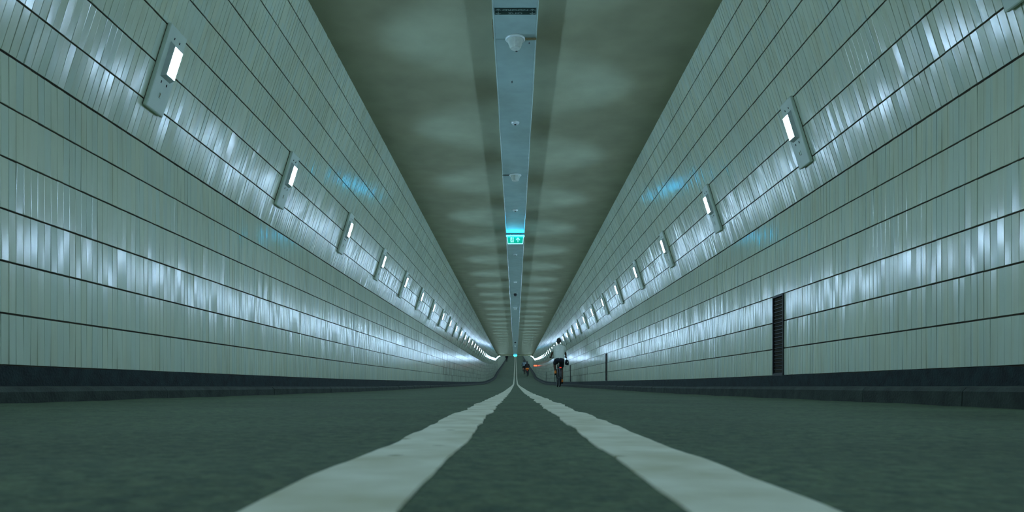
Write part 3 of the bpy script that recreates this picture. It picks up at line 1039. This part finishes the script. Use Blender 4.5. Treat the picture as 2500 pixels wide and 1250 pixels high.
def head_parts(c, r=1.0, tilt=0.15):
    """skull, jaw, nose, ears, brow around a head centre c (face towards +y)"""
    x, y, z = c
    ell = [((x, y, z + 0.012), (0.076 * r, 0.096 * r, 0.105 * r), tilt), ((x, y + 0.035, z - 0.055), (0.055 * r, 0.058 * r, 0.062 * r), tilt),
           ((x, y + 0.098, z - 0.012), (0.013, 0.022, 0.026), tilt), ((x, y + 0.082, z + 0.022), (0.05, 0.014, 0.012), tilt),
           ((x, y + 0.088, z - 0.055), (0.026, 0.012, 0.012), tilt), ((x - 0.03, y + 0.086, z + 0.006), (0.013, 0.008, 0.009), tilt),
           ((x + 0.03, y + 0.086, z + 0.006), (0.013, 0.008, 0.009), tilt),
           ((x - 0.078, y + 0.0, z - 0.008), (0.011, 0.02, 0.034), tilt), ((x + 0.078, y + 0.0, z - 0.008), (0.011, 0.02, 0.034), tilt)]
    return ell


def make_rider(label, loc, rz, top, bottoms, long_legs=False, long_sleeves=False, hair_long=False, voxel=0.011, skin=M_SKIN, shoe=M_BLACKC, sock=None, shell=0.0):
    t = empty('person', label=label, cat='person', group='cyclists riding away from the camera')
    hipz = 1.03
    shl = (-0.175, 0.37, 1.50); shr = (0.175, 0.37, 1.50)
    ell = head_parts((0, 0.44, 1.745))
    body = []
    # trunk
    for s in (-1, 1):
        body.append([((0.075 * s, 0.20, hipz), 0.105), ((0.07 * s, 0.235, 1.16), 0.098), ((0.085 * s, 0.29, 1.32), 0.105), ((0.10 * s, 0.345, 1.455), 0.085)])
        body.append([((0.04 * s, 0.36, 1.51), 0.06), ((0.165 * s, 0.37, 1.495), 0.058)])
    body.append([((0, 0.37, 1.50), 0.058), ((0, 0.40, 1.60), 0.052), ((0, 0.425, 1.68), 0.052)])
    arms = {}
    for s in (-1, 1):
        sh = (0.185 * s, 0.37, 1.485); el = (0.265 * s, 0.49, 1.255); wr = (0.282 * s, 0.62, 1.165)
        arms[s] = (sh, el, wr)
        body.append([(sh, 0.052), ((0.23 * s, 0.43, 1.37), 0.046), (el, 0.037), ((0.275 * s, 0.55, 1.21), 0.036), (wr, 0.025)])
        body += hand_chains(wr, (0.02 * s, 0.09, -0.01), s, (0, 0.15, -1))
    legs = {-1: ((-0.09, 0.20, 1.0), (-0.155, 0.60, 0.885), (-0.135, 0.385, 0.56), (-0.13, 0.47, 0.495)),
            1: ((0.09, 0.20, 1.0), (0.120, 0.54, 0.69), (0.125, 0.43, 0.235), (0.125, 0.54, 0.165))}
    for s, (hp, kn, an, to) in legs.items():
        mid = [(hp[i] + kn[i]) / 2 for i in range(3)]
        calf = [kn[i] * 0.68 + an[i] * 0.32 for i in range(3)]
        calf[1] -= 0.012
        body.append([(hp, 0.095), (mid, 0.078), (kn, 0.056), (calf, 0.055), (an, 0.034)])
        body.append([(an, 0.034), ((an[0], an[1] - 0.02, an[2] - 0.045), 0.032), (to, 0.034), ((to[0], to[1] + 0.06, to[2] - 0.005), 0.028)])
    blob_mesh('body', body, voxel, skin, t, ell=ell)
    # top
    tp = []
    for s in (-1, 1):
        tp.append([((0.085 * s, 0.20, hipz + 0.03), 0.112), ((0.085 * s, 0.235, 1.16), 0.112), ((0.095 * s, 0.29, 1.32), 0.115), ((0.105 * s, 0.345, 1.45), 0.096)])
        tp.append([((0.02 * s, 0.385, 1.575), 0.056), ((0.07 * s, 0.37, 1.53), 0.066), ((0.165 * s, 0.37, 1.50), 0.068)])
        sh, el, wr = arms[s]
        if long_sleeves:
            tp.append([(sh, 0.066), (el, 0.050), (wr, 0.036)])
        else:
            tp.append([(sh, 0.068), ((0.228 * s, 0.428, 1.375), 0.062)])
    tp.append([((0, 0.20, 1.08), 0.11), ((0, 0.285, 1.32), 0.118), ((0, 0.35, 1.47), 0.09), ((0, 0.385, 1.575), 0.066)])
    blob_mesh('shirt' if not long_sleeves else 'jacket', tp, voxel, top, t, smooth_it=3)
    bt = []
    for s, (hp, kn, an, to) in legs.items():
        mid = [(hp[i] * 0.35 + kn[i] * 0.65) for i in range(3)]
        bt.append([((0.075 * s, 0.19, hipz - 0.005), 0.118), (hp, 0.112), (mid, 0.088)])
        bt.append([((0.04 * s, 0.19, hipz), 0.11), ((-0.04 * s, 0.19, hipz), 0.11)])
        if long_legs:
            bt[-2].append((kn, 0.070))
            bt.append([(kn, 0.070), ([kn[i] * 0.6 + an[i] * 0.4 for i in range(3)], 0.066), (an, 0.048)])
    blob_mesh('trousers' if long_legs else 'shorts', bt, voxel, bottoms, t, smooth_it=3)
    for s, (hp, kn, an, to) in legs.items():
        sh_ = blob_mesh('shoe', [[((an[0], an[1] - 0.03, an[2] - 0.055), 0.040), (to, 0.040), ((to[0], to[1] + 0.075, to[2] - 0.008), 0.034)]], 0.010, shoe, t, 2)
        if sock:
            blob_mesh('sock', [[((an[0], an[1] - 0.004, an[2] + 0.03), 0.041), ((an[0], an[1] - 0.026, an[2] - 0.035), 0.044)]], 0.010, sock, t, 2)
    hr = [((0, 0.428, 1.772), (0.083, 0.098, 0.098), 0.25), ((0, 0.385, 1.735), (0.076, 0.062, 0.082), 0.1)]
    if hair_long:
        hr += [((0, 0.355, 1.62), (0.085, 0.05, 0.13), -0.2)]
    blob_mesh('hair', [], 0.010, M_HAIR, t, 2, ell=hr)
    t.location = loc; t.rotation_euler = (0, 0, rz)
    return t


def rider_at(px, y):
    x = (px - 1258) * y / F_PX
    return x


# the cyclist in the white shirt
y1_ = 26.5; x1_ = rider_at(1366.5, y1_)
z1_ = road_z(x1_, y1_) - 0.001
make_bike('black upright bicycle ridden by the cyclist in the white shirt', (x1_, y1_, z1_), 0.02, group='bicycles')
make_rider('cyclist in white T-shirt and dark shorts riding away on the right', (x1_, y1_, z1_), 0.02, M_TEE, M_NAVY, sock=M_ORANGE)
bg = empty('handlebar_bag', (x1_ + 0.285, y1_ + 0.60, z1_ + 0.955), 'small dark bag hanging at the right handlebar of the cyclist in white', 'bag')
blob_mesh('pouch', [[((0.0, 0, 0.05), 0.045), ((0.0, 0, -0.06), 0.058)], [((0.05, 0, 0.04), 0.04), ((0.055, 0, -0.08), 0.05)]], 0.012, M_NAVY, bg, 3)
MB().tube([(0.02, 0, 0.08), (0.0, 0.03, 0.20), (0.03, 0.02, 0.08)], 0.006).build('strap', M_NAVY, bg)
MB().box((0.045, -0.058, -0.01), (0.03, 0.02, 0.045), bevel=0.004).build('pale_patch', M_WHITE, bg)

# the pair farther away
ya = 90.0; xa = rider_at(1279.5, ya); za = road_z(xa, ya)
make_bike('bicycle of the far cyclist in grey beside the orange bag', (xa, ya, za), 0.0, group='bicycles')
r2 = make_rider('far cyclist in blue-grey shirt, left one of the distant pair', (xa, ya, za), 0.0, M_GREYC, M_BLACKC, voxel=0.016, hair_long=True)
yb_ = 85.5; xb_ = rider_at(1287.3, yb_); zb_ = road_z(xb_, yb_)
make_bike('bicycle of the far cyclist in black carrying the orange bag', (xb_, yb_, zb_), 0.0, group='bicycles')
r3 = make_rider('far cyclist in black jacket, right one of the distant pair', (xb_, yb_, zb_), 0.0, M_BLACKC, M_NAVY, long_legs=True, long_sleeves=True, voxel=0.016, hair_long=True)
ob = empty('orange_bag', (xb_, yb_, zb_), 'bright orange bag across the rear rack of a far bicycle', 'bag')
blob_mesh('pouch', [[((-0.12, -0.10, 0.93), 0.10), ((0.12, -0.10, 0.93), 0.10)], [((-0.12, -0.10, 0.86), 0.075), ((0.12, -0.10, 0.86), 0.075)]], 0.016, M_ORANGE, ob, 3)
MB().tube([(-0.10, -0.12, 0.99), (-0.05, -0.13, 1.06), (0.05, -0.13, 1.06), (0.10, -0.12, 0.99)], 0.008).build('handle', M_ORANGE, ob)

# the walker far up the slope on the left
yw = 158.0; xw = -21.0 * yw / F_PX; zw = road_z(xw, yw)
t = empty('person', (xw, yw, zw), 'distant dark-clothed walker far up the slope beside the left kerb', 'person')
bd = []
for s in (-1, 1):
    bd.append([((0.07 * s, 0, 0.95), 0.10), ((0.075 * s, 0, 1.15), 0.095), ((0.10 * s, 0, 1.38), 0.09)])
    bd.append([((0.18 * s, 0, 1.42), 0.055), ((0.24 * s, -0.06 * s, 1.14), 0.042), ((0.24 * s, 0.10 * s, 0.92), 0.032)])
    bd += hand_chains((0.24 * s, 0.11 * s, 0.88), (0, 0.3 * s, -1), s, (0, 1, 0))
    bd.append([((0.09 * s, 0, 0.92), 0.10), ((0.09 * s, 0.12 * s, 0.50), 0.062), ((0.09 * s, 0.02 * s + 0.1 * s, 0.09), 0.04), ((0.09 * s, 0.12 * s + 0.14, 0.04), 0.036)])
bd.append([((0, 0, 1.42), 0.06), ((0, 0.02, 1.56), 0.05)])
blob_mesh('body', bd, 0.018, M_SKIN, t, ell=head_parts((0, 0.03, 1.64)))
cl = []
for s in (-1, 1):
    cl.append([((0.075 * s, 0, 0.90), 0.125), ((0.08 * s, 0, 1.15), 0.12), ((0.10 * s, 0, 1.37), 0.105)])
    cl.append([((0.18 * s, 0, 1.42), 0.07), ((0.24 * s, -0.06 * s, 1.14), 0.056), ((0.24 * s, 0.09 * s, 0.94), 0.045)])
blob_mesh('coat', cl, 0.018, M_BLACKC, t)
tr_ = []
for s in (-1, 1):
    tr_.append([((0.09 * s, 0, 0.92), 0.115), ((0.09 * s, 0.12 * s, 0.50), 0.078), ((0.09 * s, 0.12 * s, 0.12), 0.055)])
blob_mesh('trousers', tr_, 0.018, M_NAVY, t)
blob_mesh('hair', [], 0.014, M_HAIR, t, 2, ell=[((0, 0.01, 1.67), (0.085, 0.10, 0.10), 0.2)])
